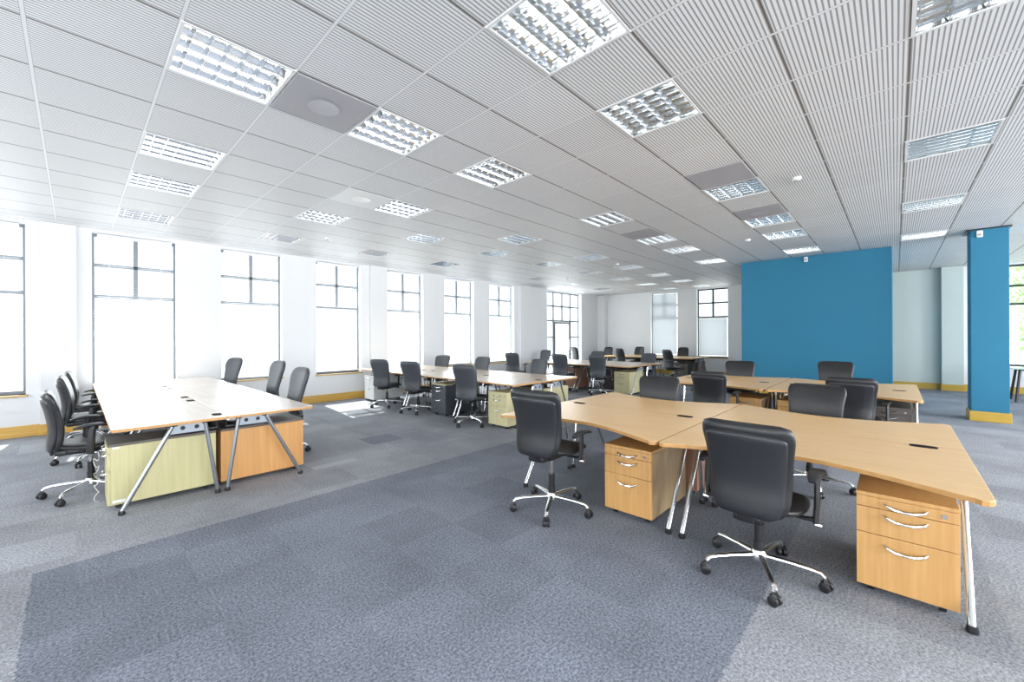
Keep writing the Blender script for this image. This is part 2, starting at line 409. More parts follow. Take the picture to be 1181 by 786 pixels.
skirt('baseboard_column', [((CX0 - t_, CY0 - t_), (CX0, CY1 + t_)), ((CX0, CY1), (CX1 + t_, CY1 + t_)), ((CX0, CY0 - t_), (CX1 + t_, CY0)), ((CX1, CY0), (CX1 + t_, CY1))], M['skirting_y'])

# ------------------------------------------------------------------ windows
def lamp_area(name, loc, rot, sx, sy, power, c=(1, 1, 1)):
    l = bpy.data.lights.new(name, 'AREA'); l.shape = 'RECTANGLE'; l.size = sx; l.size_y = sy; l.energy = power; l.color = c
    o = bpy.data.objects.new(name, l); C.objects.link(o); o.location = loc; o.rotation_euler = rot
    return o
DAY = 15.0      # watts per square metre of window
SKYC = (0.94, 0.97, 1.0)
wn_ = 0
def make_window(along, a0, a1, z0, z1, at, mat, sill=True, day=DAY, transoms=(2.14, 2.65), mull=None, depth=0.14):
    """frame set back in the opening; along 'x' for the window wall, 'y' for the back wall"""
    global wn_
    wn_ += 1
    w = struct(empty('window_%d' % wn_, ((a0 + a1) / 2, at, z0) if along == 'x' else (at, (a0 + a1) / 2, z0)))
    hw = (a1 - a0) / 2; h = z1 - z0
    def P(a, d, z): return (a, d, z) if along == 'x' else (d, a, z)
    def bar(mb, a_0, a_1, d0, d1, z_0, z_1, bev=0.004): mb.b2(P(a_0, d0, z_0), P(a_1, d1, z_1), bev)
    mb = MB(); fr = 0.05; d0, d1 = depth, depth + 0.06
    bar(mb, -hw, -hw + 0.032, d0, d1, 0, h); bar(mb, hw - 0.032, hw, d0, d1, 0, h); bar(mb, -hw + 0.032, hw - 0.032, d0, d1, 0, fr); bar(mb, -hw + 0.032, hw - 0.032, d0, d1, h - fr, h)
    tz = [q - z0 for q in transoms]
    for q in tz: bar(mb, -hw + 0.032, hw - 0.032, d0, d1, q - 0.028, q + 0.028)
    for mx, m0, m1 in (mull or [(0.0, tz[0], h)]): bar(mb, mx - 0.03, mx + 0.03, d0, d1, m0 + 0.028, m1 - fr if m1 == h else m1 - 0.028)
    mb.build('window_frame', mat, w, smooth=False)
    mb = MB(); bar(mb, -hw + 0.03, hw - 0.03, d0 + 0.025, d0 + 0.031, fr, h - fr, 0); mb.build('window_pane', M['glass'], w, smooth=False)
    if sill:
        mb = MB(); bar(mb, -hw - 0.02, hw + 0.02, -0.035, depth, -0.03, 0.0, 0.004); mb.build('window_sill', M['sill'], w, smooth=False)
    if day:
        if along == 'x': lamp_area('window_daylight', ((a0 + a1) / 2, at + 0.36, (z0 + z1) / 2), (R(-90), 0, 0), a1 - a0 + 0.1, h + 0.1, day * (a1 - a0) * h, SKYC)
        else: lamp_area('window_daylight', (at + 0.36, (a0 + a1) / 2, (z0 + z1) / 2), (0, R(90), 0), h + 0.1, a1 - a0 + 0.1, day * (a1 - a0) * h, SKYC)
    return w
for k, (a, b) in enumerate(WIN): make_window('x', a, b, ZS, ZT, WALL_Y, M['win_frame'])
# tall glazed screen with a door in it
a, b = CURT; hw = (b - a) / 2
make_window('x', a, b, 0.02, 3.17, WALL_Y, M['win_frame'], sill=False, transoms=(2.06, 2.62),
            mull=[(-hw / 2, 0.02, 2.06), (-hw / 2, 2.04, 3.15), (hw / 2, 0.02, 2.06), (hw / 2, 2.04, 3.15), (0.0, 2.04, 3.15)])
mb = MB()
mb.b2((a + 0.05, WALL_Y + 0.145, 1.40), (a + 0.53, WALL_Y + 0.195, 1.45)); mb.b2((b - 0.53, WALL_Y + 0.145, 1.40), (b - 0.05, WALL_Y + 0.195, 1.45))
mb.b2((a + 0.05, WALL_Y + 0.145, 0.72), (a + 0.53, WALL_Y + 0.195, 0.77)); mb.b2((b - 0.53, WALL_Y + 0.145, 0.72), (b - 0.05, WALL_Y + 0.195, 0.77))
struct(mb.build('trim_2', M['win_frame'], smooth=False))
d = struct(empty('door_1', ((a + b) / 2, WALL_Y + 0.13, 0.02)))
mb = MB()
for lo, hi in [((-0.52, 0, 0.05), (-0.45, 0.05, 2.0)), ((0.45, 0, 0.05), (0.52, 0.05, 2.0)), ((-0.45, 0, 1.93), (0.45, 0.05, 2.0)), ((-0.45, 0, 0.05), (0.45, 0.05, 0.25))]: mb.b2(lo, hi, 0.004)
mb.build('door_frame', M['win_frame'], d, smooth=False)
mb = MB(); mb.tube([(0.40, -0.05, 0.9), (0.40, -0.05, 1.3)], 0.012); mb.build('door_handle', M['chrome'], d)
make_window('y', *BWIN[0], 0.66, 3.17, BACK_X, M['win_frame'], day=DAY * 0.24)
make_window('y', *BWIN[1], 0.66, 3.17, BACK_X, M['win_frame_dark'], day=DAY * 0.24)
make_window('y', *RWIN, 0.66, 3.17, BACK_X, M['win_frame_dark'], day=0, transoms=(2.2, 2.65), mull=[(0.3, 0.05, 2.51)])
for x in (-2.6, 0.2, 3.0, 5.8, 8.6, 11.4):  # area lamps added as fill at the unseen windows
    lamp_area('window_daylight', (x + 0.8, Y0 - 0.4, 1.9), (R(90), 0, 0), 1.6, 2.4, 66 * 3.84, SKYC)
for y in (-5, -2.2, 0.6, 3.4, 6.2):  # more added fill, from the unseen left wall
    lamp_area('window_daylight', (X0 - 0.4, y + 0.7, 1.9), (0, R(-90), 0), 2.4, 1.4, 24 * 3.36, SKYC)

# venetian blinds
def make_blind(along, a0, a1, ztop, zbot, at, label, tilt=12):
    w = empty('venetian_blind', ((a0 + a1) / 2, at, ztop) if along == 'x' else (at, (a0 + a1) / 2, ztop), 0 if along == 'x' else R(-90))
    tag(w, label, 'blind', 'white venetian blinds at the windows')
    hw = (a1 - a0) / 2 - 0.012
    mb = MB(); mb.b2((-hw, 0, -0.045), (hw, 0.05, -0.002), 0.003); mb.build('headrail', M['slat'], w, smooth=False)
    mb = MB(); n = int((ztop - zbot - 0.08) / 0.034)
    for k in range(n):
        z = -0.07 - k * 0.034; hs = 0.0125 if tilt < 45 else 0.020; c, s = math.cos(R(tilt)) * hs, math.sin(R(tilt)) * hs
        v = [mb.bm.verts.new(p) for p in ((-hw, 0.025 - c, z - s), (hw, 0.025 - c, z - s), (hw, 0.025 + c, z + s), (-hw, 0.025 + c, z + s))]
        mb.bm.faces.new(v)
    mb.build('slats', M['slats'] if tilt < 45 else M['slats_shut'], w, smooth=False)
    zb = -0.07 - n * 0.034
    mb = MB(); mb.b2((-hw, 0.012, zb - 0.012), (hw, 0.038, zb), 0.002); mb.build('bottom_rail', M['slat'], w, smooth=False)
    for q in (-hw * 0.7, hw * 0.7):
        mb = MB(); mb.tube([(q, 0.025, -0.04), (q, 0.025, zb)], 0.0015, 5); mb.build('cord', M['slat'], w)
BL = ['white venetian blind half raised at the leftmost window, cut by the frame', 'white venetian blind in the window behind the left desk bank, between two chairs\' rows',
      'white venetian blind in the second full window from the left', 'white venetian blind half raised in the window left of the stepped pier',
      'white venetian blind in the window behind the far left white pedestal', 'white venetian blind in the sixth window along the long wall',
      'white venetian blind in the last narrow window before the glazed door']
for k, (a, b) in enumerate(WIN): make_blind('x', a + 0.05, b - 0.05, ZT - 0.01, 2.12 if k in (0, 3) else ZS + 0.03, WALL_Y + 0.05, BL[k])
make_blind('y', BWIN[0][0] + 0.04, BWIN[0][1] - 0.04, 3.15, 0.70, BACK_X + 0.05, 'white venetian blind in the grey framed window on the back wall', 62)
make_blind('y', BWIN[1][0] + 0.04, BWIN[1][1] - 0.04, 2.12, 0.70, BACK_X + 0.05, 'white blind across the lower pane of the dark framed window beside the blue wall', 74)

# outdoors beyond the right-hand window
mb = MB(); mb.b2((16.2, -20, -0.35), (40, 30, -0.25)); struct(mb.build('ground', M['pave'], smooth=False))
tr = tag(empty('tree', (20.5, -3.2, -0.25)), 'bright green leafy tree outside the right-hand window behind the blue column', 'tree')
mb = MB(); mb.tube([(0, 0, 0), (0.05, 0.02, 1.2), (0, 0.1, 2.6), (0.1, 0, 3.6)], [0.16, 0.13, 0.10, 0.05], 10); mb.build('trunk', M['bark'], tr)
mb = MB()
for k in range(4200):
    th, ph = random.uniform(0, 2 * PI), math.acos(random.uniform(-1, 1)); q = random.uniform(0.55, 1)
    c = Vector((1.6 * q * math.sin(ph) * math.cos(th), 2.6 * q * math.sin(ph) * math.sin(th), 2.9 + 1.75 * q * math.cos(ph)))
    a = Vector((random.gauss(0, 1), random.gauss(0, 1), random.gauss(0, 1))).normalized(); b = a.orthogonal().normalized(); s = random.uniform(0.06, 0.13)
    mb.bm.faces.new([mb.bm.verts.new(c + a * s), mb.bm.verts.new(c + b * s * 0.5), mb.bm.verts.new(c - a * s), mb.bm.verts.new(c - b * s * 0.5)])
mb.build('foliage', M['leafm'], tr, smooth=False)
tr['kind'] = 'thing'; del tr['kind']
rl = tag(empty('railing', (18.2, -3.2, -0.25)), 'pale railing outside below the tree at the right-hand window', 'railing')
mb = MB()
for z in (1.05, 1.45): mb.b2((-0.03, -2.5, z), (0.03, 2.5, z + 0.05), 0.005)
mb.build('rail', M['rail'], rl, smooth=False)
mb = MB()
for k in range(26): mb.b2((-0.012, -2.45 + k * 0.195, 0), (0.012, -2.42 + k * 0.195, 1.05))
mb.build('balusters', M['rail'], rl, smooth=False)

# ------------------------------------------------------------------ ceiling lights, speakers, sensors
def make_light():
    t = empty('ceiling_light')
    w, l, h = TX / 2 - 0.006, TY / 2 - 0.006, 0.10
    mb = MB()          # open tray
    v = [mb.bm.verts.new(p) for p in ((-w, -l, 0), (w, -l, 0), (w, l, 0), (-w, l, 0), (-w, -l, h), (w, -l, h), (w, l, h), (-w, l, h))]
    for f in ((0, 1, 5, 4), (1, 2, 6, 5), (2, 3, 7, 6), (3, 0, 4, 7), (4, 5, 6, 7)): mb.bm.faces.new([v[i] for i in f])
    mb.build('housing', M['reflector'], t, smooth=False)
    mb = MB(); f = 0.018
    mb.b2((-TX / 2, -TY / 2, -0.006), (TX / 2, -TY / 2 + f, 0.002)); mb.b2((-TX / 2, TY / 2 - f, -0.006), (TX / 2, TY / 2, 0.002))
    mb.b2((-TX / 2, -TY / 2 + f, -0.006), (-TX / 2 + f, TY / 2 - f, 0.002)); mb.b2((TX / 2 - f, -TY / 2 + f, -0.006), (TX / 2, TY / 2 - f, 0.002))
    mb.build('trim_frame', M['light_trim'], t, smooth=False)
    for k in range(4):
        y = (k - 1.5) * TY / 4
        mb = MB(); mb.tube([(-w + 0.02, y, 0.07), (w - 0.02, y, 0.07)], 0.013, 8); mb.build('tube', M['tube'], t)
    mb = MB()          # parabolic long blades and thin cross blades
    for k in range(5):
        y = (k - 2) * (TY - 2 * f) / 4; y = max(-l + 0.012, min(l - 0.012, y))
        pr = [(-0.003, 0.0), (-0.009, 0.022), (-0.024, 0.052), (0.024, 0.052), (0.009, 0.022), (0.003, 0.0)]
        mb.rings([[(-w + 0.015, y + p[0], p[1]) for p in pr], [(w - 0.015, y + p[0], p[1]) for p in pr]])
    for k in range(1, 7):
        x = (k - 3.5) * (TX - 2 * f) / 6.2
        pr = [(-0.002, 0.003), (-0.004, 0.02), (-0.011, 0.046), (0.011, 0.046), (0.004, 0.02), (0.002, 0.003)]
        mb.rings([[(x + p[0], -l + 0.02, p[1]) for p in pr], [(x + p[0], l - 0.02, p[1]) for p in pr]])
    mb.build('louvre', M['louvre'], t, smooth=False)
    return t
ROWN = {-6: 'at the right edge beside the column', -4: 'in the row toward the green wall', -1: 'in the row meeting the blue wall', 2: 'in the row passing left of the blue wall',
        5: 'in the middle row of the ceiling', 7: 'in the second row from the window wall', 10: 'in the row nearest the window wall'}
proto = None
for j, ii in LIGHTS.items():
    for k, i in enumerate(ii):
        if proto is None: proto = o = make_light()
        else: o = copy_tree(proto)
        o.location = (OX + (i + 0.5) * TX, OY + (j + 0.5) * TY, CEIL)
        tag(o, 'louvred ceiling light, %s %s' % (ordinal(k) + (' from camera' if k else ' to camera'), ROWN[j]) if j != -6 else 'recessed square louvred ceiling light ' + ROWN[j], 'ceiling light', 'recessed louvred ceiling lights')
def tile_c(i, j): return (OX + (i + 0.5) * TX, OY + (j + 0.5) * TY, CEIL)
for n, (ij, lab) in enumerate([((-1, 2), 'grey ceiling speaker panel with round ring, nearest the camera beside a lit fitting'), ((1, 5), 'ceiling speaker panel with pale round disc above the middle of the left side'), ((8, -1), 'ceiling speaker panel with faint round disc between two lights before the blue wall')]):
    s = tag(empty('ceiling_speaker', tile_c(*ij)), lab, 'speaker', 'ceiling speaker panels')
    mb = MB(); mb.b2((-TX / 2 + 0.012, -TY / 2 + 0.012, -0.008), (TX / 2 - 0.012, TY / 2 - 0.012, -0.001), 0.003); mb.build('panel', M['panel_grey'] if n != 1 else M['light_trim'], s, smooth=False)
    mb = MB(); mb.lathe([(0.11, -0.009), (0.115, -0.014), (0.10, -0.016), (0.09, -0.012), (0.0005, -0.012)], seg=32); mb.build('grille', M['panel_ring'] if n != 1 else M['sensor'], s)
for ij, lab in [((5, -1), 'plain dark grey ceiling panel beside a light, toward the blue wall'), ((8, 2), 'plain grey ceiling panel in front of a light, left of the blue wall'), ((8, -6), 'plain pale ceiling panel at the right edge above the column')]:
    mb = MB(); mb.b2((-TX / 2 + 0.012, -TY / 2 + 0.012, -0.008), (TX / 2 - 0.012, TY / 2 - 0.012, -0.001), 0.003)
    o = mb.build('ceiling_panel', M['panel_grey'] if ij[1] != -6 else M['light_trim'], smooth=False); o.location = tile_c(*ij); tag(o, lab, 'ceiling panel', 'plain ceiling panels')
for (x, y), lab in [((5.54, 0.80), 'small white smoke detector on the ceiling toward the blue wall'), ((3.06, 7.34), 'small dark smoke detector on the ceiling near the window wall'), ((8.45, 1.97), 'small smoke detector on the ceiling just before the blue wall'), ((9.03, 4.93), 'small smoke detector on the ceiling beside a middle-row light'), ((10.3, 7.32), 'tiny smoke detector on the ceiling near the far glazed door')]:
    o = tag(empty('smoke_detector', (x, y, CEIL)), lab, 'smoke detector', 'ceiling smoke detectors')
    mb = MB(); mb.lathe([(0.042, -0.001), (0.042, -0.018), (0.036, -0.030), (0.0005, -0.030)], seg=20); mb.build('housing', M['sensor'], o)
    mb = MB(); mb.lathe([(0.026, -0.030), (0.024, -0.045), (0.0005, -0.047)], seg=16); mb.build('sensor_cap', M['panel_grey'], o)
def wall_sensor(loc, lab):
    o = tag(empty('motion_sensor', loc), lab, 'sensor')
    mb = MB(); mb.b2((-0.05, -0.035, -0.055), (0.0, 0.035, 0.055), 0.01); mb.build('housing', M['sensor'], o)
    mb = MB(); mb.lathe([(0.022, 0), (0.018, 0.012), (0.0005, 0.016)], seg=14)
    l = mb.build('lens', M['panel_grey'], o); l.rotation_euler = (0, R(-90), 0); l.location = (-0.05, 0, -0.015)
wall_sensor((11.1, 1.44, 3.13), 'small white motion sensor high on the blue wall')
wall_sensor((CX0, CY1 - 0.10, 3.12), 'small white motion sensor at the top of the blue column')

# ------------------------------------------------------------------ desks
def desk_outline(w, d, dip, rad=0.045):
    pts = [(-w / 2, 0.0), (w / 2, 0.0)]
    fr = []
    n = 24
    for k in range(n + 1):
        x = w / 2 - w * k / n
        s = math.sin(PI * k / n)
        fr.append((x, -d + dip * s ** 1.25))
    # rounded front corners
    out = pts
    q = [(w / 2 - rad + rad * math.cos(a), -d + rad - rad * math.sin(a)) for a in (0, R(30), R(60), R(90))]
    out = out + q
    out += [p for p in fr if abs(p[0]) < w / 2 - rad - 0.01]
    out += [(-x, y) for x, y in q[::-1]]
    return out
def make_desk(w, d, dip, legmat, inset=0.05, ports=True, foot=None, top='beech'):
    """local y=0 is the spine between the two facing rows, the user sits toward -y; front edge at -d"""
    t = empty('desk')
    mb = MB(); mb.prism(desk_outline(w - 0.009, d, dip), 0.706, 0.731, 0.004)
    tp = mb.build('tabletop', M[top], t, smooth=False, mats=[M['beech_edge']])
    for p in tp.data.polygons:
        if abs(p.normal.z) < 0.6: p.material_index = 1
    foot = foot or min(d - 0.07, 0.76)
    for s in (-1, 1):
        x = s * (w / 2 - inset)
        for fy, ty in ((-foot, -0.35), (-0.035, -0.13)):
            mb = MB(); mb.tube([(x, fy, 0.02), (x, ty, 0.690)], 0.017, 12)
            lg = mb.build('leg', M[legmat], t)
            mb = MB(); mb.lathe([(0.022, 0.0), (0.024, 0.012), (0.019, 0.035)], c=(x, fy, 0), seg=12); mb.build('leg_foot', M['black'], lg)
            mb = MB(); mb.lathe([(0.024, 0.668), (0.026, 0.69), (0.022, 0.706)], c=(x, ty, 0), seg=12); mb.build('leg_socket', M['black'], lg)
        mb = MB()
        pr = [(-0.345 - 0.05, 0.60), (-0.345, 0.688), (-0.135, 0.688), (-0.115, 0.60)]
        mb.rings([[(x - 0.004, a, b) for a, b in pr], [(x + 0.004, a, b) for a, b in pr]])
        for cy in (-0.29, -0.19): mb.tube([(x - 0.0052, cy, 0.645), (x + 0.0052, cy, 0.645)], 0.018, 14)
        br = mb.build('leg_bracket', M['bracket'], t, smooth=False, mats=[M['hole']])
        for p in br.data.polygons:
            if len(p.vertices) == 14: p.material_index = 1
    mb = MB(); mb.b2((-w / 2 + inset + 0.02, -0.28, 0.655), (w / 2 - inset - 0.02, -0.22, 0.703), 0.004); mb.b2((-w / 2 + inset + 0.02, -0.10, 0.60), (w / 2 - inset - 0.02, -0.03, 0.612)); mb.b2((-w / 2 + inset + 0.02, -0.034, 0.60), (w / 2 - inset - 0.02, -0.03, 0.66))
    mb.build('beam', M['black'], t, smooth=False)
    if ports:
        for s in (-1, 1):
            mb = MB(); mb.prism([(s * (w / 2 - 0.19) + 0.066 * math.copysign(abs(math.cos(a)) ** 0.6, math.cos(a)), -0.042 + 0.036 * math.copysign(abs(math.sin(a)) ** 0.6, math.sin(a))) for a in [2 * PI * q / 20 for q in range(20)]], 0.7312, 0.734)
            mb.build('cable_port', M['port'], t, smooth=False)
    return t
FACE_X, FACE_MX = R(-90), R(90)    # user side toward -x (near side) / toward +x (far side)
def bank(spec, x_spine, ys_, side_near, side_far, names_near, names_far, group):
    for side, proto_, names, rz in ((0, side_near, names_near, FACE_X), (1, side_far, names_far, FACE_MX)):
        first = True
        for yc, lab in zip(ys_, names):
            if lab is None: continue
            o = proto_ if first else copy_tree(proto_)
            first = False
            o.location = (x_spine + (0.003 if side else -0.003), yc, 0); o.rotation_euler = (0, 0, rz); tag(o, lab, 'desk', group)
# left bank (A)
bank('A', 0.945, [5.24, 6.88, 8.52], make_desk(1.64, 0.755, 0.0, 'gunmetal', 0.2, top='beech_pale'), make_desk(1.64, 0.755, 0.0, 'gunmetal', 0.2, ports=False, top='beech_pale'),
     ['pale desk at the front of the left bank, over the pale cream pedestal', 'pale desk in the middle of the left bank, on its left side', 'pale desk at the window end of the left bank, on its left side'],
     ['pale desk at the front of the left bank, over the orange pedestal', 'pale desk in the middle of the left bank, on its right side', 'pale desk at the window end of the left bank, on its right side'], 'desks of the left bank')
# second bank (B)
bank('B', 5.26, [4.92, 6.56, 8.20], make_desk(1.64, 0.84, 0.03, 'chrome', 0.05, foot=0.62, top='beech_mid'), make_desk(1.64, 0.84, 0.03, 'chrome', 0.05, ports=False, foot=0.62, top='beech_mid'),
     ['desk at the right end of the second bank, near side, over the cream pedestal', 'desk in the middle of the second bank, near side, over the slate grey pedestal', 'desk at the window end of the second bank, near side'],
     ['desk at the right end of the second bank, far side', 'desk in the middle of the second bank, far side', 'desk at the window end of the second bank, far side'], 'desks of the second bank')
# third bank (C)
bank('C', 9.78, [5.36, 7.00, 8.40], make_desk(1.64, 0.93, 0.05, 'chrome', 0.05, top='beech_mid'), make_desk(1.64, 0.93, 0.05, 'chrome', 0.05, ports=False, top='beech_mid'),
     ['desk at the right end of the third bank, near side, over a cream pedestal', 'desk in the middle of the third bank, near side', None],
     ['desk at the right end of the third bank, far side', 'desk in the middle of the third bank, far side', None], 'desks of the third bank')
# fourth bank (D)
bank('D', 14.1, [5.5, 7.14, 8.4], make_desk(1.64, 0.85, 0.04, 'gunmetal', 0.05), make_desk(1.64, 0.85, 0.04, 'gunmetal', 0.05, ports=False),
     ['desk at the right end of the farthest bank, near side', 'desk in the middle of the farthest bank, near side', None],
     ['desk at the right end of the farthest bank, by the back wall windows', 'desk in the middle of the farthest bank, by the back wall', None], 'desks of the farthest bank')
# front right bank (E)
bank('E', 3.725, [0.425, 1.91], make_desk(1.485, 1.075, 0.25, 'chrome', 0.05), make_desk(1.485, 1.0, 0.24, 'chrome', 0.05, ports=False),
     ['large curved beech desk at the front right, nearest the camera', 'curved beech desk at the front, left of centre behind the first swivel chair'],
     ['curved beech desk on the far side of the front bank, right half', 'curved beech desk on the far side of the front bank, left half'], 'curved beech desks of the front bank')
# bank before the blue wall (F)
bank('F', 7.24, [0.52, 2.02], make_desk(1.49, 1.04, 0.22, 'chrome', 0.05), make_desk(1.49, 1.0, 0.22, 'chrome', 0.05, ports=False),
     ['curved beech desk before the blue wall, near side, right half', 'curved beech desk before the blue wall, near side, left half'],
     ['curved beech desk before the blue wall, far side, right half', 'curved beech desk before the blue wall, far side, left half'], 'curved beech desks before the blue wall')

# partly seen desk with a tinted top by the right-hand window
t = tag(empty('desk', (14.05, -2.55, 0)), 'dark legged desk with green tinted top at the right edge by the window', 'desk')
mb = MB(); mb.prism([(-0.4, -0.72), (0.4, -0.72), (0.4, 0.72), (-0.4, 0.72)], 0.706, 0.731, 0.004); mb.build('tabletop', M['sofa_green'], t, smooth=False)
for sx in (-1, 1):
    for sy in (-1, 1):
        mb = MB(); mb.tube([(sx * 0.30, sy * 0.67, 0), (sx * 0.20, sy * 0.60, 0.7055)], 0.022, 10); mb.build('leg', M['black'], t)
mb = MB(); mb.b2((-0.05, -0.6, 0.66), (0.05, 0.6, 0.70), 0.004); mb.build('beam', M['black'], t, smooth=False)

# ------------------------------------------------------------------ drawer pedestals
def make_ped(bm_, fm_, w=0.40, d=0.78, h=0.565, top=None):
    """front faces -y, origin at floor under the centre of the front edge"""
    t = empty('drawer_pedestal'); z0 = 0.045
    mb = MB(); mb.b2((-w / 2, 0.018, z0), (w / 2, d, h - 0.022), 0.003); mb.build('carcass', M[bm_], t, smooth=False)
    mb = MB(); mb.b2((-w / 2, 0.0, h - 0.0215), (w / 2, d, h), 0.003); mb.build('top_panel', M[top or fm_], t, smooth=False)
    hh = h - 0.022 - z0; zz = z0 + 0.001
    for fr, hz in ((0.59, 0.80), (0.29, 0.72), (0.12, 0.40)):
        z1 = zz + hh * fr
        mb = MB(); mb.b2((-w / 2 + 0.001, 0.0, zz + 0.0015), (w / 2 - 0.001, 0.0175, z1 - 0.0015), 0.002); dr = mb.build('drawer', M[fm_], t, smooth=False)
        zc = zz + (z1 - zz) * hz; hw = 0.085
        mb = MB(); mb.tube([(-hw, 0.0, zc + 0.012), (-hw + 0.012, -0.018, zc + 0.004), (-0.04, -0.026, zc - 0.008), (0.0, -0.028, zc - 0.011), (0.04, -0.026, zc - 0.008), (hw - 0.012, -0.018, zc + 0.004), (hw, 0.0, zc + 0.012)], [0.004, 0.005, 0.006, 0.006, 0.006, 0.005, 0.004], 8, sq=(1, 1.2))
        mb.build('handle', M['chrome'], dr)
        zz = z1
    mb = MB(); mb.tube([(w / 2 - 0.055, 0.0, h - 0.052), (w / 2 - 0.055, -0.005, h - 0.052)], 0.011, 14); mb.build('lock', M['lock'], t)
    for sx in (-1, 1):
        for yy in (0.07, d - 0.07):
            mb = MB(); mb.tube([(sx * (w / 2 - 0.06) - 0.014, yy, 0.021), (sx * (w / 2 - 0.06) + 0.014, yy, 0.021)], 0.021, 12); mb.b2((sx * (w / 2 - 0.06) - 0.018, yy - 0.02, 0.036), (sx * (w / 2 - 0.06) + 0.018, yy + 0.02, 0.0448), 0.003)
            mb.build('castor', M['black'], t)
    return t
def place_ped(p, x, y, rz, lab, group, first=False):
    o = p if first else copy_tree(p)
    o.location = (x, y, 0); o.rotation_euler = (0, 0, rz); tag(o, lab, 'pedestal', group); return o
beech = make_ped('beech_side', 'beech_front', d=0.68)
place_ped(beech, 2.97, 1.545, FACE_X, 'beech three drawer pedestal left of the chrome legs, beside the first swivel chair', 'beech drawer pedestals', True)
place_ped(beech, 3.02, -0.035, FACE_X, 'beech three drawer pedestal at the front right corner, nearest the camera', 'beech drawer pedestals')
rd2 = make_ped('red_wood', 'red_wood', d=0.62)
place_ped(rd2, 4.42, 1.50, FACE_MX, 'brown pedestal glimpsed under the front bank behind the chrome legs', 'beech drawer pedestals', True)
place_ped(beech, 6.50, 1.56, FACE_X, 'beech drawer pedestal under the desk before the blue wall, left of the middle seam', 'beech drawer pedestals')
place_ped(beech, 6.55, 0.98, FACE_X, 'beech drawer pedestal under the desk before the blue wall, right of the middle seam', 'beech drawer pedestals')
dk = make_ped('dark_panel', 'dark_panel'); place_ped(dk, 6.76, 0.06, FACE_X, 'dark grey pedestal under the right end of the desk before the blue wall', 'beech drawer pedestals', True)  # dark colour paints in the shade on this pedestal's side
cr = make_ped('olive', 'olive', w=0.42, d=0.745, h=0.555, top='dark_panel')
place_ped(cr, 0.18, 4.985, FACE_X, 'pale cream pedestal end panel at the front of the left bank', 'pale cream pedestals', True)
mb = MB(); mb.b2((0.2115, 0.03, 0.515), (0.212, 0.075, 0.53)); 
st = mb.build('sticker', M['label_sticker'], cr, smooth=False); st.location = (-0.001, 0, 0)
mb = MB(); mb.b2((0.2115, 0.03, 0.062), (0.212, 0.11, 0.085)); mb.build('sticker', M['label_sticker'], cr, smooth=False)
og = make_ped('orange', 'orange', w=0.42, d=0.755, h=0.555, top='dark_panel'); place_ped(og, 1.72, 4.985, FACE_MX, 'orange wood pedestal end panel at the front of the left bank', 'orange pedestals', True)
cr2 = make_ped('cream', 'cream', w=0.42, d=0.70, h=0.57)
place_ped(cr2, 4.57, 4.60, FACE_X, 'pale cream three drawer pedestal at the right end of the second bank', 'pale cream pedestals', True)
place_ped(cr2, 6.02, 4.48, FACE_MX, 'pale cream pedestal on the far side of the second bank right end', 'pale cream pedestals')
place_ped(cr2, 9.20, 4.92, FACE_X, 'pale cream three drawer pedestal at the right end of the third bank', 'pale cream pedestals')
sl = make_ped('slate', 'slate', w=0.42, d=0.80, h=0.585, top='cream'); place_ped(sl, 4.57, 6.14, FACE_X, 'slate grey three drawer pedestal with pale top in the second bank', 'dark pedestals', True)
wh = make_ped('white_lam', 'white_lam', w=0.42, d=0.74, h=0.58); place_ped(wh, 4.56, 8.72, FACE_X, 'white drawer pedestal at the window end of the second bank', 'white pedestals', True)
rd = make_ped('red_wood', 'red_wood', w=0.42, d=0.75, h=0.59)
place_ped(rd, 9.3, 6.55, FACE_X, 'reddish brown pedestal under the middle of the third bank', 'brown pedestals', True)
place_ped(dk, 9.9, 5.62, FACE_X, 'dark pedestal deep under the third bank, beside the cream one', 'brown pedestals')
place_ped(rd, 14.86, 5.0, FACE_MX, 'reddish brown pedestal at the right end of the farthest bank', 'brown pedestals')
place_ped(dk, 13.28, 5.02, FACE_X, 'dark brown pedestal at the right end of the farthest bank', 'brown pedestals')

# ------------------------------------------------------------------ swivel chairs
def cushion(mb, spine, hw, th, wrap, n=3.0, seg=28):
    """loft of superellipse sections; spine = [(y,z)], sections lie across x; wrap pulls the edges forward"""
    rings = []
    for k, ((y, z), w, t) in enumerate(zip(spine, hw, th)):
        y0, z0 = spine[max(k - 1, 0)]; y1, z1 = spine[min(k + 1, len(spine) - 1)]
        d = Vector((0, y1 - y0, z1 - z0)).normalized(); nrm = Vector((0, d.z, -d.y))
        ring = []
        for q in range(seg):
            a = 2 * PI * q / seg; c, s = math.cos(a), math.sin(a)
            x = w * math.copysign(abs(c) ** (2 / n), c); b = t * math.copysign(abs(s) ** (2 / 2.4), s)
            ring.append(Vector((x, y, z)) + nrm * (b + wrap * (x / max(hw)) ** 2))
        rings.append(ring)
    mb.rings(rings)
def lerp_table(tab, u):
    for (a, *p), (b, *q) in zip(tab[:-1], tab[1:]):
        if a <= u <= b:
            f = (u - a) / (b - a); f = f * f * (3 - 2 * f) if False else f
            return [x + (y - x) * f for x, y in zip(p, q)]
    return list(tab[-1][1:])
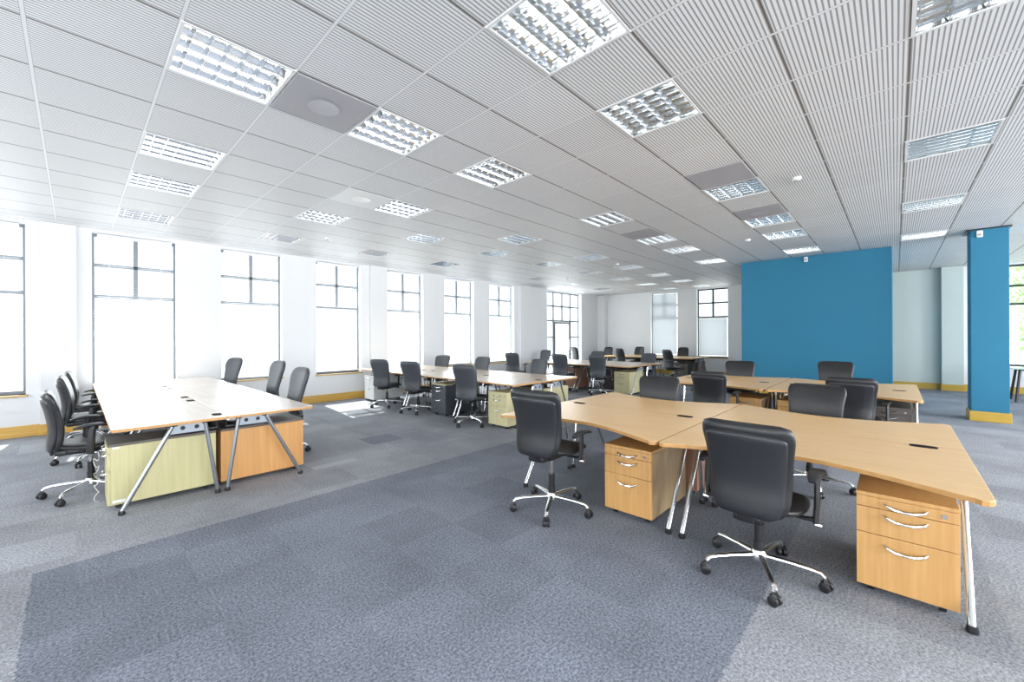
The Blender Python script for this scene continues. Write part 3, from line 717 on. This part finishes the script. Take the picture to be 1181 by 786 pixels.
def smooth_tab(tab, u):
    """Catmull-Rom through the table"""
    n = len(tab)
    for k in range(n - 1):
        a, b = tab[k][0], tab[k + 1][0]
        if u <= b or k == n - 2:
            f = max(0, min(1, (u - a) / (b - a)))
            P0, P1, P2, P3 = tab[max(k - 1, 0)], tab[k], tab[k + 1], tab[min(k + 2, n - 1)]
            return [0.5 * (2 * p1 + (p2 - p0) * f + (2 * p0 - 5 * p1 + 4 * p2 - p3) * f * f + (3 * p1 - p0 - 3 * p2 + p3) * f ** 3) for p0, p1, p2, p3 in zip(P0[1:], P1[1:], P2[1:], P3[1:])]
# backrest tables: u, y, z, half width
BACKS = {
 'leather': dict(tab=[(0, -0.235, 0.43, 0.175), (0.12, -0.225, 0.50, 0.205), (0.35, -0.215, 0.62, 0.215), (0.6, -0.235, 0.76, 0.225), (0.85, -0.270, 0.875, 0.240), (1, -0.292, 0.945, 0.228)], shell=(0.0, 0.86, 0.90), up='leather', lo='leather_shell', th=0.034, wrap=0.035),
 'task': dict(tab=[(0, -0.235, 0.43, 0.170), (0.12, -0.222, 0.50, 0.192), (0.35, -0.205, 0.62, 0.195), (0.6, -0.235, 0.76, 0.205), (0.85, -0.285, 0.90, 0.222), (1, -0.315, 0.98, 0.205)], shell=(0.0, 0.965, 0.97), up='slate_leather', lo='slate_leather', th=0.032, wrap=0.04),
 'dark': dict(tab=[(0, -0.235, 0.43, 0.175), (0.12, -0.225, 0.50, 0.205), (0.35, -0.215, 0.62, 0.205), (0.6, -0.235, 0.76, 0.20), (0.85, -0.270, 0.90, 0.195), (1, -0.295, 0.99, 0.17)], shell=(0.0, 0.50, 1.0), up='leather', lo='leather_shell', th=0.033, wrap=0.035),
 'waisted': dict(tab=[(0, -0.235, 0.40, 0.135), (0.10, -0.220, 0.47, 0.165), (0.32, -0.195, 0.60, 0.162), (0.58, -0.235, 0.77, 0.180), (0.85, -0.285, 0.95, 0.215), (1, -0.315, 1.04, 0.170)], shell=(0.0, 0.97, 0.97), up='slate_leather', lo='leather', th=0.034, wrap=0.03),
}
def make_chair(kind, arms=True, lift=0.0):
    bk = BACKS[kind]; t = empty('swivel_chair')
    # star base
    mb = MB(); mb.lathe([(0.030, 0.085), (0.046, 0.09), (0.046, 0.125), (0.034, 0.145), (0.0005, 0.146)], seg=18)
    for k in range(5):
        a = R(10 + 72 * k); c, s = math.cos(a), math.sin(a)
        mb.tube([(c * r, s * r, z) for r, z in ((0.03, 0.115), (0.14, 0.113), (0.25, 0.106), (0.30, 0.098), (0.318, 0.080), (0.322, 0.062))], [0.021, 0.019, 0.0165, 0.016, 0.015, 0.013], 10, sq=(1.0, 0.75))
    sb = mb.build('star_base', M['chrome_soft'], t)
    for k in range(5):
        a = R(10 + 72 * k); c, s = math.cos(a) * 0.325, math.sin(a) * 0.325; b = a + R(random.uniform(40, 140)); e = Vector((math.cos(b), math.sin(b), 0))
        mb = MB(); p = Vector((c, s, 0.028))
        for sg in (-1, 1): mb.tube([p + e * sg * 0.006, p + e * sg * 0.010, p + e * sg * 0.024, p + e * sg * 0.028], [0.026, 0.028, 0.028, 0.022], 14)
        f = Vector((-e.y, e.x, 0))
        mb.tube([p + f * 0.02 + Vector((0, 0, 0.018)), p + Vector((0, 0, 0.032)), p - f * 0.018 + Vector((0, 0, 0.022))], [0.010, 0.016, 0.010], 8, sq=(1.6, 1))
        mb.build('castor', M['black'], sb)
    mb = MB(); mb.lathe([(0.029, 0.12), (0.029, 0.20), (0.0245, 0.205), (0.0245, 0.295), (0.029, 0.30)], seg=18)
    mb.build('gas_column', M['black'], t)
    L = lift
    mb = MB(); mb.lathe([(0.014, 0.295), (0.014, 0.40 + L)], seg=12); mb.build('piston', M['chrome'], t)
    mb = MB(); mb.box((0, -0.03, 0.405 + L), (0.20, 0.26, 0.055), 0.018); mb.box((0, -0.17, 0.40 + L), (0.15, 0.12, 0.05), 0.015)
    mb.box((0, -0.245, 0.46 + L), (0.09, 0.024, 0.15), 0.008)
    mb.tube([(0.10, 0.02, 0.405 + L), (0.20, 0.03, 0.40 + L), (0.25, 0.035, 0.395 + L)], 0.006, 8)
    mb.build('tilt_mechanism', M['black'], t)
    # seat
    N = 16; mb = MB(); sp, hw, th = [], [], []
    for k in range(N + 1):
        u = k / N; y = -0.225 + 0.50 * u; z = 0.468 - 0.018 * math.sin(PI * u) - 0.05 * max(0, u - 0.72) ** 1.5 / 0.15 + 0.012 * max(0, 0.2 - u) / 0.2
        e = math.sin(PI * min(1, max(0.0, 0.04 + u * 0.92))) ** 0.30
        sp.append((y, z + L)); hw.append(0.245 * e ** 0.7); th.append(0.038 * e)
    cushion(mb, sp, hw, th, -0.012 * 0, 4.0); mb.build('seat', M[bk['up']], t, ang=60)
    # backrest cushion and rear shell
    def back(u0, u1, kx, off, thk, name, mat, arch=0.0):
        mb = MB(); sp, hw, th = [], [], []
        N = 20
        for k in range(N + 1):
            q = k / N; u = u0 + (u1 - u0) * q
            y, z, w = smooth_tab(bk['tab'], u)
            e = (1 - (2 * q - 1) ** 8) ** 0.5 if 0 < k < N else 0.12
            sp.append((y - off, z + L)); hw.append(max(0.01, w * kx * (0.84 + 0.16 * e if 0 < k < N else 0.80))); th.append(max(0.004, thk * max(e, 0.12)))
        cushion(mb, sp, hw, th, bk['wrap'], 4.5)
        if arch:
            zt = max(v.co.z for v in mb.bm.verts); zb = min(v.co.z for v in mb.bm.verts)
            for v in mb.bm.verts:
                f = (v.co.z - zb) / (zt - zb); v.co.z += arch * (1 - (v.co.x / 0.22) ** 2) * f ** 3 * 1.0
        return mb.build(name, M[mat], t, ang=60)
    back(0.0, 1.0, 1.0, 0.0, bk['th'], 'backrest', bk['up'], 0.010 if kind == 'leather' else 0.022)
    u0, u1, kx = bk['shell']
    if kind == 'leather':
        back(0.0, 0.85, 0.90, 0.036, 0.020, 'back_panel', bk['lo'], 0.03)
    elif kind == 'dark':
        back(0.02, 0.50, 0.98, 0.022, 0.022, 'back_panel', bk['lo'], 0.0)
    else:
        back(0.0, u1, kx, 0.014, 0.026, 'back_panel', bk['lo'], 0.02)
    if arms:
        for s in (-1, 1):
            mb = MB()
            mb.tube([(s * 0.12, -0.02, 0.415 + L), (s * 0.24, -0.02, 0.412 + L), (s * 0.285, -0.02, 0.418 + L)], [0.012, 0.014, 0.016], 10, sq=(1.4, 0.8))
            mb.tube([(s * 0.285, -0.02, 0.40 + L), (s * 0.292, -0.015, 0.50 + L), (s * 0.292, -0.01, 0.60 + L), (s * 0.290, 0.0, 0.662 + L * 0.15)], [0.020, 0.020, 0.019, 0.018], 12, sq=(0.75, 1.35))
            ar = mb.build('arm', M['black'], t)
            mb = MB(); sp, hw, th = [], [], []
            for k in range(11):
                u = k / 10; e = math.sin(PI * (0.06 + 0.88 * u)) ** 0.4
                sp.append((-0.125 + 0.25 * u, 0.674 + L * 0.15 - 0.022 * (2 * u - 1) ** 2)); hw.append(0.042 * e * (1.0 - 0.2 * (1 - u))); th.append(0.015 * e)
            cushion(mb, sp, hw, th, 0, 2.6, 16)
            for v in mb.bm.verts: v.co.x += s * 0.288
            mb.build('arm_pad', M['black'], ar)
            mb = MB(); mb.tube([(s * 0.285, -0.02, 0.392 + L), (s * 0.315, -0.02, 0.392 + L)], 0.012, 10); mb.build('arm_bolt', M['chrome'], ar)
    return t
PROTO = {}
used = {}
def chair(kind, arms, x, y, rz, lab, group, lift=0.0, spin=None):
    key = (kind, arms, lift)
    if key not in PROTO: PROTO[key] = o = make_chair(kind, arms, lift)
    else: o = copy_tree(PROTO[key])
    o.location = (x, y, 0); o.rotation_euler = (0, 0, rz); tag(o, lab, 'chair', group)
    for ch in o.children:
        if ch.name.startswith('star_base') and spin is not None: ch.rotation_euler = (0, 0, R(spin))
    return o
PX, NX = R(-90), R(90)      # facing +x / facing -x
G = 'black leather swivel chairs at the front bank'
chair('leather', True, 2.84, 0.61, PX + R(-3), 'black leather swivel chair at the front, nearest the camera, left of the corner pedestal', G, 0, 0)
chair('leather', True, 2.72, 2.10, PX + R(4), 'black leather swivel chair at centre, left of the beech pedestal, back to camera', G, 0.07, -2)
chair('leather', True, 4.60, 2.06, NX + R(8), 'black chair facing the camera on the far side of the front bank, left seat', G, 0, 20)
chair('leather', True, 4.78, 0.60, NX + R(-6), 'black chair facing the camera on the far side of the front bank, right seat', G, 0, 34)
G = 'black swivel chairs before the blue wall'
chair('leather', True, 6.20, 1.86, PX + R(-6), 'black chair with its back to the camera before the blue wall, left seat', G, 0, 50)
chair('leather', True, 6.36, 0.36, PX + R(-4), 'black chair with its back to the camera before the blue wall, right seat', G, 0, 12)
chair('leather', True, 8.06, 2.02, NX + R(12), 'black chair facing the camera across the far desk, left end of the blue wall', G, 0.03, 30)
chair('leather', True, 8.30, 0.72, NX, 'black chair facing the camera across the far desk, before the blue wall\'s right part', G, 0.06, 5)
G = 'black high back chairs along the left bank'
chair('leather', True, 0.10, 5.50, PX + R(2), 'black armchair on the left bank\'s left side, nearest the camera', G, 0.02, 24)
chair('leather', True, 0.16, 6.95, PX + R(-3), 'black armchair on the left bank\'s left side, second from the camera', G, 0.06, 40)
chair('leather', True, 0.20, 8.45, PX + R(-3), 'black armchair on the left bank\'s left side, by the window', G, 0.03, 8)
chair('waisted', False, 1.72, 5.58, NX + R(6), 'narrow waisted high back chair beside the orange pedestal, nearest of three', G, 0, 16)
chair('waisted', False, 1.90, 7.00, NX + R(8), 'narrow waisted high back chair on the left bank\'s right side, second of three', G, 0.03, 40)
chair('waisted', False, 1.74, 8.72, NX + R(20), 'narrow waisted high back chair on the left bank\'s right side, farthest by the window', G, 0.03, 5)
G = 'slate grey task chairs at the second bank'
chair('task', True, 4.48, 7.80, PX + R(24), 'slate grey task chair at the second bank, near side, by the white pedestal', G, 0, 14)
chair('task', True, 4.52, 6.72, PX + R(20), 'slate grey task chair at the second bank, near side, just left of the slate pedestal', G, 0, 3)
chair('task', True, 4.50, 5.12, PX + R(18), 'slate grey task chair at the second bank, near side, between slate and cream pedestals', G, 0, 30)
chair('task', True, 6.02, 8.15, NX + R(18), 'dark task chair at the second bank, far side, nearest the windows', G, 0, 14)
chair('task', True, 5.98, 6.72, NX + R(4), 'dark task chair at the second bank, far side, middle seat', G, 0, 31)
chair('task', True, 6.02, 5.16, NX + R(-4), 'dark task chair at the second bank, far side, right end seat', G, 0, 8)
G = 'task chairs at the third bank'
chair('task', True, 8.66, 7.95, PX + R(14), 'slate grey task chair at the third bank, near side, leftmost', G, 0, 44)
chair('task', True, 8.80, 6.36, PX + R(8), 'slate grey task chair at the third bank, near side, middle, before the reddish pedestal', G, 0.0, 9)
chair('task', True, 8.92, 5.34, PX + R(10), 'slate grey task chair with creased back at the third bank, left of the cream pedestal', G, 0, 20)
chair('task', True, 10.66, 8.65, NX, 'dark task chair at the third bank, far side, leftmost', G, 0, 12)
chair('task', True, 10.62, 6.62, NX, 'dark task chair at the third bank, far side, middle', G, 0, 40)
chair('task', True, 10.60, 4.98, NX, 'dark task chair at the third bank, far side, right end, only its top showing', G, -0.03, 25)
G = 'black chairs at the farthest bank'
chair('dark', False, 13.05, 8.72, PX + R(-20), 'black chair at the farthest bank, near side, leftmost, before the glazed door', G, 0.06, 14)
chair('dark', False, 13.0, 6.85, PX + R(-14), 'black chair at the farthest bank, near side, middle', G, 0.03, 33)
chair('dark', False, 12.55, 4.98, PX + R(-22), 'black chair standing off the right end of the farthest bank', G, 0.03, 7)
chair('dark', False, 14.95, 8.72, NX, 'black chair at the farthest bank by the back wall, leftmost', G, 0, 14)
chair('dark', False, 14.95, 7.35, NX, 'black chair at the farthest bank by the back wall, left of the grey framed window', G, 0.03, 30)
chair('dark', False, 14.95, 5.66, NX, 'black chair at the farthest bank by the back wall, between the two back windows', G, 0.03, 22)

# loose cable by the cream pedestal
mb = MB(); pts = []
for k in range(90):
    a = k * 0.42; f = k / 89
    pts.append((0.125 + 0.016 * math.sin(a * 0.7), 5.10 + 0.03 * math.cos(a), 0.44 - 0.437 * f + 0.02 * math.sin(a * 1.3) * (1 - f)))
mb.tube(pts, 0.0025, 6)
tag(mb.build('power_cable', M['cable']), 'tangled white cable hanging beside the cream pedestal under the left bank', 'cable')

# ------------------------------------------------------------------ light
w = bpy.data.worlds.new('sky'); bpy.context.scene.world = w; w.use_nodes = True
bg = w.node_tree.nodes['Background']; bg.inputs['Color'].default_value = (0.90, 0.95, 1.0, 1); bg.inputs['Strength'].default_value = 2.2
sun = bpy.data.lights.new('sun', 'SUN'); sun.energy = 14; sun.angle = R(0.6); sun.color = (1, 0.97, 0.92)
so = bpy.data.objects.new('sun', sun); C.objects.link(so)
so.rotation_euler = Vector((-0.12, -1.0, -1.22)).to_track_quat('-Z', 'Y').to_euler()
so.location = (3, 14, 8)

sc = bpy.context.scene
sc.view_settings.view_transform = 'Standard'; sc.view_settings.look = 'None'; sc.view_settings.exposure = 0.10
cy = sc.cycles
cy.use_denoising = True
cy.max_bounces = 8; cy.diffuse_bounces = 5; cy.glossy_bounces = 4; cy.transmission_bounces = 4; cy.transparent_max_bounces = 12
cy.caustics_reflective = False; cy.caustics_refractive = False
cy.sample_clamp_indirect = 6.0
